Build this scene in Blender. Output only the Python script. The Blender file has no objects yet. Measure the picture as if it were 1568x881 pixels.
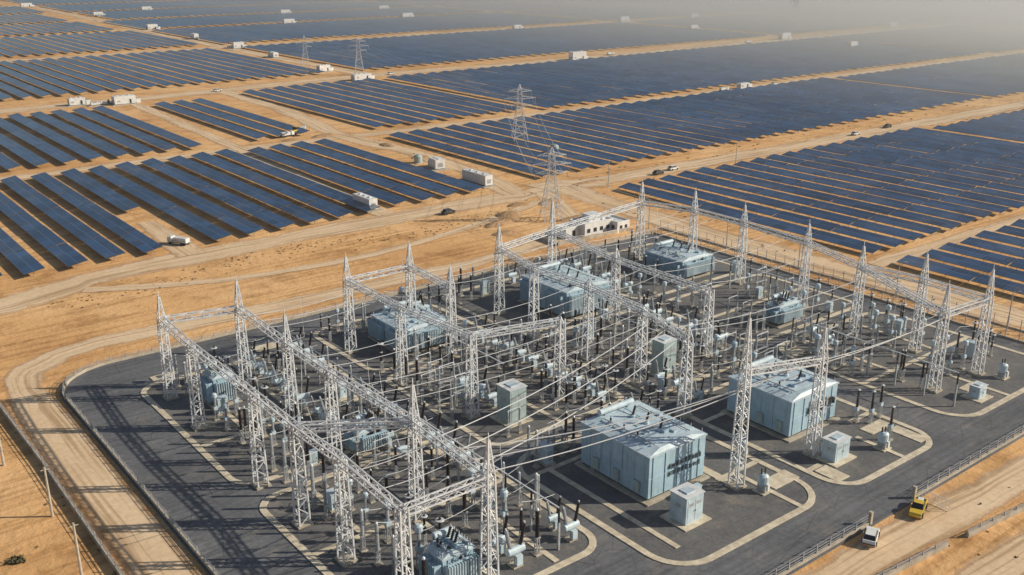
import bpy, math, random
from mathutils import Vector, Matrix
R=random.Random(7)
col=bpy.context.scene.collection
scene=bpy.context.scene

# ------------------------------------------------------------------ materials
def mat(name,base,rough=.7,metal=0.0,var=.0,scale=1.0,base2=None,spec=.5,bump=0,bscale=5.0,streak=0):
    m=bpy.data.materials.new(name); m.use_nodes=True
    nt=m.node_tree; b=nt.nodes['Principled BSDF']
    b.inputs['Roughness'].default_value=rough; b.inputs['Metallic'].default_value=metal
    b.inputs['Specular IOR Level'].default_value=spec
    b2=base2 if base2 else tuple(c*(1-var) for c in base)
    n=nt.nodes.new('ShaderNodeTexNoise')
    n.inputs['Scale'].default_value=scale; n.inputs['Detail'].default_value=6; n.inputs['Roughness'].default_value=.65
    geo=nt.nodes.new('ShaderNodeNewGeometry')
    nt.links.new(geo.outputs['Position'],n.inputs['Vector'])
    r=nt.nodes.new('ShaderNodeValToRGB'); r.color_ramp.elements[0].position=.35; r.color_ramp.elements[1].position=.65
    r.color_ramp.elements[0].color=(*b2,1); r.color_ramp.elements[1].color=(*base,1)
    nt.links.new(n.outputs['Fac'],r.inputs['Fac']); out=r.outputs['Color']
    if streak:   # vertical rust / dust runs
        mp=nt.nodes.new('ShaderNodeMapping'); mp.inputs['Scale'].default_value=(2.2,2.2,.25); nt.links.new(geo.outputs['Position'],mp.inputs['Vector'])
        n3=nt.nodes.new('ShaderNodeTexNoise'); n3.inputs['Scale'].default_value=1.0; n3.inputs['Detail'].default_value=5; nt.links.new(mp.outputs[0],n3.inputs['Vector'])
        r3=nt.nodes.new('ShaderNodeValToRGB'); r3.color_ramp.elements[0].position=.52; r3.color_ramp.elements[1].position=.75
        r3.color_ramp.elements[0].color=(0,0,0,1); r3.color_ramp.elements[1].color=(streak,streak,streak,1)
        nt.links.new(n3.outputs['Fac'],r3.inputs['Fac'])
        mx=nt.nodes.new('ShaderNodeMix'); mx.data_type='RGBA'; nt.links.new(r3.outputs['Color'],mx.inputs[0]); nt.links.new(out,mx.inputs[6]); mx.inputs[7].default_value=(.22,.19,.15,1); out=mx.outputs[2]
    nt.links.new(out,b.inputs['Base Color'])
    if bump:
        n2=nt.nodes.new('ShaderNodeTexNoise'); n2.inputs['Scale'].default_value=bscale; n2.inputs['Detail'].default_value=5
        nt.links.new(geo.outputs['Position'],n2.inputs['Vector'])
        bp=nt.nodes.new('ShaderNodeBump'); bp.inputs['Strength'].default_value=bump; bp.inputs['Distance'].default_value=.3
        nt.links.new(n2.outputs['Fac'],bp.inputs['Height']); nt.links.new(bp.outputs['Normal'],b.inputs['Normal'])
    return m
M_steel=mat('galvanised_steel',(.78,.80,.82),.45,.05,.32,.6)
M_steel2=mat('steel_support',(.46,.48,.50),.5,.15,.35,1.2)
M_wire=mat('aluminium_conductor',(.78,.79,.80),.4,.1,.1,.3)
M_ins=mat('brown_porcelain',(.026,.018,.016),.25,0,.3,2)
M_insg=mat('grey_porcelain',(.36,.38,.40),.3,0,.3,2)
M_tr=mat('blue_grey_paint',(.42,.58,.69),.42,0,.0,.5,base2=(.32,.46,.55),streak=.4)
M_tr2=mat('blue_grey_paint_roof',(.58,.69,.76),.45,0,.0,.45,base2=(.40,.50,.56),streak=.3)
M_green=mat('grey_green_paint',(.40,.50,.50),.5,0,.2,1,streak=.3)
M_conc=mat('concrete',(.52,.46,.37),.9,0,.0,.9,base2=(.36,.31,.24),bump=.2)
M_kerb=mat('kerb_concrete',(.74,.65,.50),.9,0,.0,.8,base2=(.48,.41,.30))
M_white=mat('white_paint',(.78,.78,.76),.5,0,.18,.6)
M_roof=mat('white_roof',(.74,.75,.76),.6,0,.25,.8)
M_dark=mat('dark_opening',(.03,.035,.04),.3)
M_glass=mat('car_glass',(.02,.025,.03),.1)
M_tyre=mat('tyre_rubber',(.02,.02,.02),.9)
M_yel=mat('yellow_paint',(.70,.48,.05),.4,0,.1,1)
M_wood=mat('weathered_pole',(.55,.49,.40),.9,0,.3,2)
M_wall=mat('wall_render',(.50,.44,.36),.9,0,.0,.4,base2=(.28,.24,.19))
M_leaf=mat('scrub_foliage',(.13,.11,.05),.9,0,.5,3)
M_dirt=mat('loose_soil',(.48,.30,.16),1,0,.0,.4,base2=(.30,.18,.09),bump=.8,bscale=1.2)

def N(nt,t,**k):
    n=nt.nodes.new(t)
    for a,v in k.items(): setattr(n,a,v)
    return n
def ramp(nt,src,stops):
    r=N(nt,'ShaderNodeValToRGB'); e=r.color_ramp.elements
    while len(e)<len(stops): e.new(.5)
    for i,(p,c) in enumerate(stops):
        e[i].position=p; e[i].color=(*c,1) if len(c)==3 else c
    nt.links.new(src,r.inputs['Fac']); return r.outputs['Color']
def noise(nt,vec,scale,detail=6,rough=.6,stretch=None):
    n=N(nt,'ShaderNodeTexNoise'); n.inputs['Scale'].default_value=scale; n.inputs['Detail'].default_value=detail; n.inputs['Roughness'].default_value=rough
    if stretch:
        mp=N(nt,'ShaderNodeMapping'); mp.inputs['Scale'].default_value=stretch; nt.links.new(vec,mp.inputs['Vector']); vec=mp.outputs[0]
    nt.links.new(vec,n.inputs['Vector']); return n.outputs['Fac']
def mixc(nt,fac,a,b,mode='MIX'):
    m=N(nt,'ShaderNodeMix',data_type='RGBA',blend_type=mode)
    if isinstance(fac,(int,float)): m.inputs[0].default_value=fac
    else: nt.links.new(fac,m.inputs[0])
    for s,x in ((6,a),(7,b)):
        if isinstance(x,tuple): m.inputs[s].default_value=(*x,1)
        else: nt.links.new(x,m.inputs[s])
    return m.outputs[2]
def math_(nt,op,a,b=None,c=None,clamp=False):
    m=N(nt,'ShaderNodeMath',operation=op,use_clamp=clamp)
    for i,x in enumerate((a,b,c)):
        if x is None: continue
        if isinstance(x,(int,float)): m.inputs[i].default_value=x
        else: nt.links.new(x,m.inputs[i])
    return m.outputs[0]

# sand ground
M_sand=bpy.data.materials.new('desert_sand'); M_sand.use_nodes=True; nt=M_sand.node_tree; b=nt.nodes['Principled BSDF']
P=N(nt,'ShaderNodeNewGeometry').outputs['Position']
c1=ramp(nt,noise(nt,P,.018,8,.6),[(.32,(.60,.33,.14)),(.5,(.76,.45,.205)),(.68,(.84,.54,.28))])
c2=ramp(nt,noise(nt,P,.10,8,.72),[(.35,(.60,.54,.47)),(.50,(1,1,1)),(.75,(1.1,1.08,1.05))])
c=mixc(nt,.8,c1,c2,'MULTIPLY')
tracks=ramp(nt,noise(nt,P,.5,5,.6,(.05,1.2,1)),[(.40,(.66,.60,.53)),(.50,(1,1,1))])
c=mixc(nt,.65,c,tracks,'MULTIPLY')
specks=ramp(nt,noise(nt,P,1.6,4,.75),[(.28,(.5,.45,.36)),(.38,(1,1,1))])
c=mixc(nt,.6,c,specks,'MULTIPLY')
nt.links.new(c,b.inputs['Base Color']); b.inputs['Roughness'].default_value=1; b.inputs['Specular IOR Level'].default_value=.1
bp=N(nt,'ShaderNodeBump'); bp.inputs['Strength'].default_value=.6; bp.inputs['Distance'].default_value=.5
nt.links.new(noise(nt,P,.6,7,.65),bp.inputs['Height']); nt.links.new(bp.outputs[0],b.inputs['Normal'])

# dirt road (uv.y across, uv.x metres along)
M_road=bpy.data.materials.new('packed_dirt'); M_road.use_nodes=True; nt=M_road.node_tree; b=nt.nodes['Principled BSDF']
P=N(nt,'ShaderNodeNewGeometry').outputs['Position']; UV=N(nt,'ShaderNodeUVMap').outputs[0]
sx=N(nt,'ShaderNodeSeparateXYZ'); nt.links.new(UV,sx.inputs[0])
c1=ramp(nt,noise(nt,P,.06,8,.65),[(.3,(.70,.50,.31)),(.7,(.85,.65,.44))])
tr=ramp(nt,noise(nt,UV,1.0,4,.6,(.02,9,1)),[(.38,(.64,.59,.54)),(.52,(1,1,1))])
c=mixc(nt,.9,c1,tr,'MULTIPLY')
c=mixc(nt,.5,c,ramp(nt,noise(nt,P,.9,6,.7),[(.35,(.7,.68,.65)),(.6,(1,1,1))]),'MULTIPLY')
nt.links.new(c,b.inputs['Base Color']); b.inputs['Roughness'].default_value=1; b.inputs['Specular IOR Level'].default_value=.1
e=math_(nt,'ABSOLUTE',math_(nt,'SUBTRACT',sx.outputs[1],.5)); e=math_(nt,'MULTIPLY',e,2)
e=math_(nt,'ADD',e,math_(nt,'MULTIPLY',math_(nt,'SUBTRACT',noise(nt,P,.25,6,.7),.5),.9))
al=math_(nt,'SUBTRACT',1,math_(nt,'MULTIPLY',math_(nt,'SUBTRACT',e,.62),3.3,clamp=True),clamp=True)
nt.links.new(al,b.inputs['Alpha'])

# asphalt
M_asph=bpy.data.materials.new('dark_asphalt'); M_asph.use_nodes=True; nt=M_asph.node_tree; b=nt.nodes['Principled BSDF']
P=N(nt,'ShaderNodeNewGeometry').outputs['Position']
c1=ramp(nt,noise(nt,P,.06,8,.65),[(.3,(.10,.106,.122)),(.7,(.185,.19,.205))])
c=mixc(nt,.7,c1,ramp(nt,noise(nt,P,1.3,8,.75),[(.3,(.6,.6,.6)),(.7,(1.35,1.33,1.28))]),'MULTIPLY')
dust=ramp(nt,noise(nt,P,.13,7,.7),[(.54,(0,0,0)),(.80,(.45,.45,.45))])
c=mixc(nt,dust,c,(.40,.33,.25))
st=ramp(nt,noise(nt,P,.6,5,.6,(.12,2,1)),[(.35,(.66,.66,.66)),(.6,(1.1,1.1,1.1))])
c=mixc(nt,.75,c,st,'MULTIPLY')
vo=N(nt,'ShaderNodeTexVoronoi',feature='DISTANCE_TO_EDGE'); vo.inputs['Scale'].default_value=.16; vo.inputs['Randomness'].default_value=1
nt.links.new(P,vo.inputs['Vector'])
c=mixc(nt,ramp(nt,vo.outputs['Distance'],[(.0,(.5,.5,.5)),(.012,(0,0,0))]),c,(.03,.03,.03))
nt.links.new(c,b.inputs['Base Color']); b.inputs['Roughness'].default_value=.85; b.inputs['Specular IOR Level'].default_value=.3
bp=N(nt,'ShaderNodeBump'); bp.inputs['Strength'].default_value=.3; bp.inputs['Distance'].default_value=.1
nt.links.new(noise(nt,P,4,5,.7),bp.inputs['Height']); nt.links.new(bp.outputs[0],b.inputs['Normal'])
M_grav=bpy.data.materials.new('dark_gravel'); M_grav.use_nodes=True; nt=M_grav.node_tree; b=nt.nodes['Principled BSDF']
P=N(nt,'ShaderNodeNewGeometry').outputs['Position']
c1=ramp(nt,noise(nt,P,.11,8,.65),[(.3,(.085,.088,.10)),(.7,(.17,.168,.17))])
c=mixc(nt,.85,c1,ramp(nt,noise(nt,P,2.2,8,.8),[(.3,(.45,.45,.45)),(.7,(1.5,1.48,1.4))]),'MULTIPLY')
c=mixc(nt,ramp(nt,noise(nt,P,.2,7,.75),[(.52,(0,0,0)),(.75,(.55,.55,.55))]),c,(.36,.29,.21))
nt.links.new(c,b.inputs['Base Color']); b.inputs['Roughness'].default_value=.95

# solar panels
M_pv=bpy.data.materials.new('solar_panel_glass'); M_pv.use_nodes=True; nt=M_pv.node_tree; b=nt.nodes['Principled BSDF']
UV=N(nt,'ShaderNodeUVMap').outputs[0]; sx=N(nt,'ShaderNodeSeparateXYZ'); nt.links.new(UV,sx.inputs[0])
P=N(nt,'ShaderNodeNewGeometry').outputs['Position']
def line(nt,x,period,w):
    f=math_(nt,'FRACT',math_(nt,'DIVIDE',x,period)); f=math_(nt,'ABSOLUTE',math_(nt,'SUBTRACT',f,.5))
    return math_(nt,'GREATER_THAN',f,.5-w/period/2)
l1=line(nt,sx.outputs[0],1.15,.035); l2=line(nt,sx.outputs[1],2.4,.08)
ln=math_(nt,'MAXIMUM',l1,l2)
cc=ramp(nt,noise(nt,P,.02,6,.65),[(.3,(.009,.032,.085)),(.7,(.035,.090,.19))])
nw=N(nt,'ShaderNodeTexWhiteNoise',noise_dimensions='2D')
cb=N(nt,'ShaderNodeVectorMath',operation='FLOOR'); dv=N(nt,'ShaderNodeVectorMath',operation='DIVIDE'); dv.inputs[1].default_value=(1.15*4,2.4,1)
nt.links.new(UV,dv.inputs[0]); nt.links.new(dv.outputs[0],cb.inputs[0]); nt.links.new(cb.outputs[0],nw.inputs['Vector'])
cc=mixc(nt,.8,cc,ramp(nt,nw.outputs['Value'],[(0,(.5,.5,.5)),(1,(1.5,1.5,1.5))]),'MULTIPLY')
c=mixc(nt,math_(nt,'MULTIPLY',ln,.6),cc,(.30,.36,.43))
c=mixc(nt,ramp(nt,noise(nt,P,.05,6,.7),[(.5,(0,0,0)),(.8,(.22,.22,.22))]),c,(.40,.33,.24))
nt.links.new(c,b.inputs['Base Color']); b.inputs['Roughness'].default_value=.14; b.inputs['Specular IOR Level'].default_value=.75
M_pvframe=mat('panel_underside',(.05,.05,.055),.6,0,.2,1)

# ------------------------------------------------------------------ mesh builder
class MB:
    def __init__(s): s.v=[];s.f=[];s.m=[];s.uv=[];s.mats=[]
    def mi(s,m):
        if m not in s.mats: s.mats.append(m)
        return s.mats.index(m)
    def face(s,idx,m,uv=None):
        s.f.append(idx); s.m.append(s.mi(m)); s.uv.append(uv)
    def box(s,c,d,m,rz=0,top=None,taper=1.0,tm=None):
        x,y,z=c; w,l,h=d[0]/2,d[1]/2,d[2]; ca,sa=math.cos(rz),math.sin(rz); n=len(s.v)
        for zz,t in ((0,1),(h,taper)):
            for px,py in ((-w,-l),(w,-l),(w,l),(-w,l)):
                px*=t;py*=t
                s.v.append((x+px*ca-py*sa,y+px*sa+py*ca,z+zz))
        for q in ((0,1,5,4),(1,2,6,5),(2,3,7,6),(3,0,4,7),(3,2,1,0)): s.face([n+i for i in q],m)
        s.face([n+4,n+5,n+6,n+7],tm or m)
    def bar(s,p,q,w,m):
        p=Vector(p);q=Vector(q);d=(q-p)
        if d.length<1e-5:return
        d.normalize(); up=Vector((0,0,1)) if abs(d.z)<.95 else Vector((1,0,0))
        a=d.cross(up).normalized()*w/2; bb=d.cross(a).normalized()*w/2; n=len(s.v)
        for o in (p,q):
            for e in (a+bb,a-bb,-a-bb,-a+bb): s.v.append(tuple(o+e))
        for i in range(4):
            j=(i+1)%4; s.face([n+i,n+4+i,n+4+j,n+j],m)
    def lathe(s,c,prof,m,n=10,axis=None):
        A=Vector(axis).normalized() if axis else Vector((0,0,1))
        q=Vector((0,0,1)).rotation_difference(A); c=Vector(c); st=len(s.v)
        for r,z in prof:
            for i in range(n):
                t=2*math.pi*i/n
                s.v.append(tuple(c+q@Vector((r*math.cos(t),r*math.sin(t),z))))
        for k in range(len(prof)-1):
            for i in range(n):
                j=(i+1)%n
                s.face([st+k*n+i,st+k*n+j,st+(k+1)*n+j,st+(k+1)*n+i],m)
        s.face([st+(len(prof)-1)*n+i for i in range(n)],m)
        s.face([st+i for i in range(n)][::-1],m)
    def ins(s,c,h,r,m,axis=None,nr=None,n=8):
        nr=nr or max(4,int(h/.22)); pr=[]
        for i in range(nr):
            z=h*i/nr; dz=h/nr
            pr+=[(r*.62,z),(r,z+dz*.45),(r*.62,z+dz*.6)]
        pr.append((r*.6,h)); s.lathe(c,pr,m,n,axis)
    def mesh(s,name):
        me=bpy.data.meshes.new(name); me.from_pydata(s.v,[],s.f)
        for m in s.mats: me.materials.append(m)
        me.polygons.foreach_set('material_index',s.m)
        if any(u is not None for u in s.uv):
            ul=me.uv_layers.new(name='UVMap'); fl=[]
            for f,u in zip(s.f,s.uv):
                for i in range(len(f)):
                    fl+= list(u[i]) if u else [0.3,0.3]
            ul.data.foreach_set('uv',fl)
        me.update(); return me
    def obj(s,name,loc=(0,0,0),rz=0,parent=None):
        o=bpy.data.objects.new(name,s.mesh(name)); o.location=loc; o.rotation_euler[2]=rz
        col.objects.link(o)
        if parent: o.parent=parent
        return o
def inst(me,name,loc,rz=0,s=1,parent=None):
    o=bpy.data.objects.new(name,me); o.location=loc; o.rotation_euler[2]=rz; o.scale=(s,s,s); col.objects.link(o)
    if parent: o.parent=parent
    return o

# ------------------------------------------------------------------ ground
g=MB(); S=6000
g.v=[(-S,-S,0),(S,-S,0),(S,S,0),(-S,S,0)]; g.face([0,1,2,3],M_sand); g.obj('ground')

def strip(name,pts,w,z=.03,m=None,width2=None):
    g=MB(); P=[Vector((x,y)) for x,y in pts]
    Q=[]
    for i in range(len(P)-1):
        p0=P[max(i-1,0)];p1=P[i];p2=P[i+1];p3=P[min(i+2,len(P)-1)]
        n=max(2,int((p2-p1).length/12))
        for k in range(n):
            t=k/n
            Q.append(.5*((2*p1)+(p2-p0)*t+(2*p0-5*p1+4*p2-p3)*t*t+(3*p1-p0-3*p2+p3)*t**3))
    Q.append(P[-1]); d=0
    for i,p in enumerate(Q):
        a=Q[max(i-1,0)];b_=Q[min(i+1,len(Q)-1)]; t=(b_-a).normalized(); nn=Vector((-t.y,t.x))
        ww=w*(1+.12*math.sin(i*1.7)+.08*R.uniform(-1,1))
        g.v+= [(p.x-nn.x*ww/2,p.y-nn.y*ww/2,z),(p.x+nn.x*ww/2,p.y+nn.y*ww/2,z)]
    for i in range(len(Q)-1):
        L=(Q[i+1]-Q[i]).length
        g.face([2*i,2*i+2,2*i+3,2*i+1],m or M_road,[(d,0),(d+L,0),(d+L,1),(d,1)]); d+=L
    return g.obj(name)
zr=.02
def road(pts,w):
    global zr; zr+=.006
    return strip('dirt_road',pts,w,zr)
road([(-60,235),(43,246),(63,254),(120,257),(200,257),(300,254),(541,250),(900,248),(1600,246)],15)
road([(34,60),(34,150),(34,192),(38,203),(52,209),(80,207),(150,205),(190,212),(205,235),(214,255)],9)
road([(225,262),(222,240),(219,200),(219,150),(222,60),(224,0)],15)
road([(60,70),(90,63),(120,62),(160,60),(215,57),(300,54)],9)
road([(70,50),(120,50),(160,48),(260,46)],7)
road([(20,390),(160,390),(300,384),(475,383),(790,380),(1600,376)],11)
road([(20,560),(180,560),(330,570),(500,562),(800,565),(1225,568),(1900,570)],22)
road([(60,805),(330,806),(800,806),(1500,806)],18)
road([(205,258),(214,300),(216,350),(212,392),(224,470),(228,560)],12)
road([(332,565),(331,700),(333,800),(338,1000),(350,1300),(370,1800)],14)
road([(776,380),(774,560),(776,800),(774,1300)],14)
road([(230,138),(260,137.5),(320,137),(600,135)],7)
road([(156,262),(160,330),(164,390),(168,470),(172,560)],8)
road([(92,258),(94,300)],9)
road([(240,252),(226,262),(216,262)],12)
road([(60,246),(90,232),(130,228),(175,236),(205,246)],5)
for b0 in (1010,1162,1332,1512): road([(100,b0),(400,b0),(1200,b0)],13)

# asphalt pad
def rrect(x0,y0,x1,y1,r,n=7,rr=None):
    rs=rr or (r,r,r,r); pts=[]
    for (cx,cy,a0,rad) in ((x0,y0,180,rs[0]),(x1,y0,270,rs[1]),(x1,y1,0,rs[2]),(x0,y1,90,rs[3])):
        ccx=cx+(rad if cx==x0 else -rad); ccy=cy+(rad if cy==y0 else -rad)
        for k in range(n+1):
            t=math.radians(a0+90*k/n); pts.append((ccx+rad*math.cos(t),ccy+rad*math.sin(t)))
    return pts
def slab(name,pts,z0,z1,m):
    g=MB(); n=len(pts)
    g.v=[(x,y,z0) for x,y in pts]+[(x,y,z1) for x,y in pts]
    g.face(list(range(n,2*n)),m)
    for i in range(n): g.face([i,(i+1)%n,n+(i+1)%n,n+i],m)
    return g.obj(name)
pad=rrect(38.5,66.5,206.5,196,10,rr=(4,4,4,12))
slab('asphalt_pavement',pad,-.2,.20,M_asph)
Z=.20
def ringof(pts,w,closed=True):
    n=len(pts); out=[]
    for i in range(n):
        a=Vector(pts[(i-1)%n] if closed or i>0 else pts[i]); c=Vector(pts[(i+1)%n] if closed or i<n-1 else pts[i]); p=Vector(pts[i])
        t=(c-a); t=t.normalized() if t.length>1e-6 else Vector((1,0)); nn=Vector((-t.y,t.x)); out.append((p-nn*w/2,p+nn*w/2))
    return out
def kerb(pts,w=.7,h=.13,z=Z,name='concrete_kerb',closed=True,m=None,g=None):
    own=g is None; g=g or MB(); o=ringof(pts,w,closed); n0=len(g.v); m=m or M_kerb
    for a,b_ in o: g.v+=[(a.x,a.y,z),(a.x,a.y,z+h),(b_.x,b_.y,z+h),(b_.x,b_.y,z)]
    n=len(pts)
    for i in range(n if closed else n-1):
        j=(i+1)%n
        for k in range(3): g.face([n0+4*i+k,n0+4*i+k+1,n0+4*j+k+1,n0+4*j+k],m)
    if not closed:
        g.face([n0,n0+1,n0+2,n0+3],m); e=n0+4*(n-1); g.face([e+3,e+2,e+1,e],m)
    if own: return g.obj(name)
loops=[(88,75.5,121,114,6),(124.5,74.5,151.5,112,5),(161,75.5,200,118,6),(51,87,85,128,4),(51,133,85,180,4),(90,119,121,155,3),(90,158,121,186,4),(125,117,156,153,3),(125,156,157,188,4),(161,122,200,152,4),(161,156,200,188,4)]
for L in loops:
    p=rrect(*L[:4],L[4]); kerb(p,1.05); slab('gravel_yard',rrect(L[0]+.35,L[1]+.35,L[2]-.35,L[3]-.35,max(L[4]-.35,.5)),Z,Z+.03,M_grav)
gp=MB()
for (x0,y0,x1,y1) in [(88.5,108,121,108),(111,89,120.5,89),(115,76,115,88.6),(125,104,151,104),(145,88,151,88),(141,75,141,84),(125,82,128,82),(161.5,96,199.5,96),(178,76,178,95.6),(51.5,110,84.5,110),(68,87.5,68,109.6),(51.5,150,84.5,150),(70,150.4,70,179.5),(90.5,138,120.5,138),(105,119.5,105,137.6),(125.5,136,155.5,136),(140,117.5,140,135.6),(161.5,138,199.5,138),(161.5,172,199.5,172),(94,108.4,94,113.5),(92.5,80,92.5,107.6),(59.5,111,59.5,127.5),(77,88,77,109.5),(60,151,60,179),(171,96.5,171,117.5),(188,96.5,188,117.5)]:
    kerb([(x0,y0),(x1,y1)],.9,.10,Z+.03,closed=False,g=gp)
gp.obj('concrete_footpath')
pw=MB()
for (x,y,sx_,sy_) in [(119,83,6,3),(147,84,6,2.6),(149,79,2.6,6),(127,79,3,4.5),(176,82,5,3),(112,92,1.6,10),(57,182.5,5,2),(80,184,7,3),(125,190,9,3),(74,96,3,3),(82,124,4,3),(164,114,4,3)]:
    pw.box((x,y,Z+.032),(sx_,sy_,.12),M_kerb)
pw.obj('concrete_slab_path')

# perimeter wall/fences
def fence(name,pts,closed=False,h=1.0,wall=.7,ph=2.0,step=3.0,z=0,posts=True,wm=None):
    g=MB(); kerb(pts,.35,wall,z,closed=closed,m=wm or M_wall,g=g)
    n=len(pts)
    if posts:
        for i in range(n if closed else n-1):
            a=Vector(pts[i]);b_=Vector(pts[(i+1)%n]); L=(b_-a).length; k=max(1,round(L/step))
            for j in range(k):
                p=a+(b_-a)*j/k; g.box((p.x,p.y,z),(.16,.16,ph),M_steel2)
            for zz in (wall+.4,ph-.5,ph-.06): g.bar((a.x,a.y,z+zz),(b_.x,b_.y,z+zz),.05,M_steel2)
    return g.obj(name)
edge=rrect(38.9,66.9,206.1,195.6,10,rr=(4,4,4,12))
corner=[p for p in edge if p[0]<52 and p[1]>180]
fence('perimeter_fence',[(39,67)]+[(39,y) for y in range(75,184,6)]+sorted(corner,key=lambda p:p[0])+[(x,195.6) for x in range(54,206,8)]+[(206,195.6)],wall=.75,ph=1.5,wm=M_conc)
fence('perimeter_fence',[(206.1,195),(206.1,150),(206.1,100),(206.1,67)],wall=.6,ph=2.4)
fence('perimeter_fence',[(39.5,67),(60,67),(80,67),(100,67),(118.5,67)],wall=.55,ph=1.9,wm=M_conc)
fence('perimeter_fence',[(131,67),(150,67),(170,67),(205.5,67)],wall=.55,ph=1.9,wm=M_conc)
fence('boundary_wall',[(29,60),(29,120),(29,160),(28.5,187),(25,205)],wall=.9,posts=True,ph=1.7)
fence('boundary_wall',[(70,60.2),(100,59),(122.5,57)],wall=.8,posts=True,ph=1.4)
fence('boundary_wall',[(127,56.5),(150,54),(200,52)],wall=.8,posts=True,ph=1.4)
fence('perimeter_fence',[(212,198),(212,150),(213,100),(213,40)],wall=.4,ph=2.6)
gt=MB()
for x in (119,130.6): gt.box((x,67,0),(.5,.5,2.2),M_conc)
for k in range(9): gt.box((131.5,66.2-k*.55,.2),(.05,.06,1.5),M_steel)
gt.bar((131.5,66.2,1.7),(131.5,61.6,1.7),.08,M_steel); gt.bar((131.5,66.2,.3),(131.5,61.6,.3),.08,M_steel)
gt.obj('entrance_gate')

# ------------------------------------------------------------------ lattice structures
STEEL=M_steel
def lattice(g,x,y,z0,z1,w0,w1,step,leg=.21,br=.11):
    n=max(2,round((z1-z0)/step)); prev=None
    for i in range(n+1):
        t=i/n; w=(w0+(w1-w0)*t)/2; z=z0+(z1-z0)*t
        c=[(x-w,y-w,z),(x+w,y-w,z),(x+w,y+w,z),(x-w,y+w,z)]
        if prev:
            for k in range(4):
                j=(k+1)%4
                g.bar(prev[k],c[k],leg,STEEL)
                if i%2: g.bar(prev[k],c[j],br,STEEL)
                else: g.bar(prev[j],c[k],br,STEEL)
                if i%3==0: g.bar(c[k],c[j],br,STEEL)
        prev=c
_tc={}
def tower(x,y,hb=16.2,hp=20.5):
    k=(hb,hp)
    if k not in _tc:
        g=MB(); lattice(g,0,0,.3,hb,1.7,1.15,1.4)
        if hp>hb+.5:
            lattice(g,0,0,hb,hp,1.1,.18,1.0,.16,.09); g.bar((0,0,hp),(0,0,hp+1.0),.1,STEEL)
        g.box((0,0,-.1),(2.4,2.4,.45),M_conc)
        _tc[k]=g.mesh('lattice_gantry_tower')
    return inst(_tc[k],'lattice_gantry_tower',(x,y,Z))
def beam(p,q,w=1.0):
    g=MB(); p=Vector(p);q=Vector(q);d=q-p;L=d.length;d.normalize(); s=d.cross(Vector((0,0,1))).normalized()*w/2; u=Vector((0,0,w/2))
    n=max(2,round(L/1.5)); pr=None
    for i in range(n+1):
        o=p+d*(L*i/n); c=[o+s+u,o-s+u,o-s-u,o+s-u]
        if pr:
            for k in range(4):
                j=(k+1)%4
                g.bar(pr[k],c[k],.17,STEEL)
                if i%2: g.bar(pr[k],c[j],.09,STEEL)
                else: g.bar(pr[j],c[k],.09,STEEL)
        pr=c
    return g.obj('gantry_beam')
T={}
def tw(name,x,y,hb=16.2,hp=20.5): T[name]=(x,y,hb); tower(x,y,hb,hp)
tw('a0',54.5,172,16,20);tw('a1',54,157,16,16);tw('a2',54,132,16.2,16.2);tw('a3',54,118,16.2,16.2);tw('a4',54.5,106,16.2,16.2);tw('a5',54,90,16.2,16.2)
tw('b0',68,169,16,21);tw('b1',67,147,16.2,21);tw('bc',67,132,16.2,16.2);tw('b2',68,109,16.2,21.5);tw('b3',67,90,16.2,21)
tw('q0',92,171,16,20.5);tw('q1',92,151,16,16);tw('q2',94,131,16,16);tw('q3',111,127,16,16)
tw('r0',107,171,16,20.5);tw('r1',107,156,15.5,19)
tw('s0',130,170,16,20.5);tw('s1',127,154,16,16);tw('s2',128,138,16,17);tw('s3',127,122,16,16);tw('s4',124,108,15,17)
tw('t0',149,174,16,22.5);tw('t1',146,149,15.5,17.5);tw('t2',148,124,14.5,14.5)
tw('u0',185,180,16,21);tw('u1',190,166,16,20.5);tw('u2',190,150,16,20);tw('u3',188,130,16,20)
tw('v0',182,112,16,20);tw('v1',184,99,16,21);tw('v2',183,85,16,21.5);tw('v3',169,86,16,21)
tw('w0',112,86,20,28);tw('w1',130,85,17.5,22.5)
def B(*n):
    for a,b_ in zip(n,n[1:]):
        p=T[a];q=T[b_]; beam((p[0],p[1],p[2]+Z-.55),(q[0],q[1],q[2]+Z-.55))
B('a0','a1','a2','a3','a4','a5');B('b0','b1','bc','b2','b3');B('a0','b0');B('a5','b3');B('a3','b2')
B('q0','q1','q2');B('q0','r0');B('r0','r1')
B('s0','s1','s2','s3','s4');B('s0','t0','u0');B('t0','t1','t2')
B('u0','u1','u2','u3','v0','v1','v2');B('v2','v3');B('w0','w1');B('q2','q3');B('v3','v0')

# transmission pylons
def pylon(x,y,h,rz=0):
    g=MB(); lattice(g,0,0,0,h*.62,h*.26,h*.09,h*.07,.22,.12); lattice(g,0,0,h*.62,h*.92,h*.09,h*.06,h*.05,.18,.1); lattice(g,0,0,h*.92,h,h*.06,.1,h*.04,.12,.08)
    for zz,L in ((.64,.22),(.76,.27),(.88,.20)):
        for s in (-1,1):
            tip=Vector((s*h*L,0,h*zz+h*.01)); w=h*.035
            for yy in (-w,w):
                g.bar((s*w,yy,h*zz),tip,.14,STEEL); g.bar((s*w,yy,h*(zz+.05)),tip,.12,STEEL)
                for k in (1,2,3):
                    t=k/4; p1=Vector((s*w,yy,h*zz)).lerp(tip,t); p2=Vector((s*w,yy,h*(zz+.05))).lerp(tip,t-.12); g.bar(p1,p2,.07,STEEL)
            g.ins(tip-Vector((0,0,h*.07)),h*.07,.14,M_insg)
    return g.obj('transmission_pylon',(x,y,0),rz)
PY=[(193,226,22.5),(262,328,25),(328,577,24),(322,640,21),(927,685,34)]
for x,y,h in PY: pylon(x,y,h,math.radians(-25))

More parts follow.
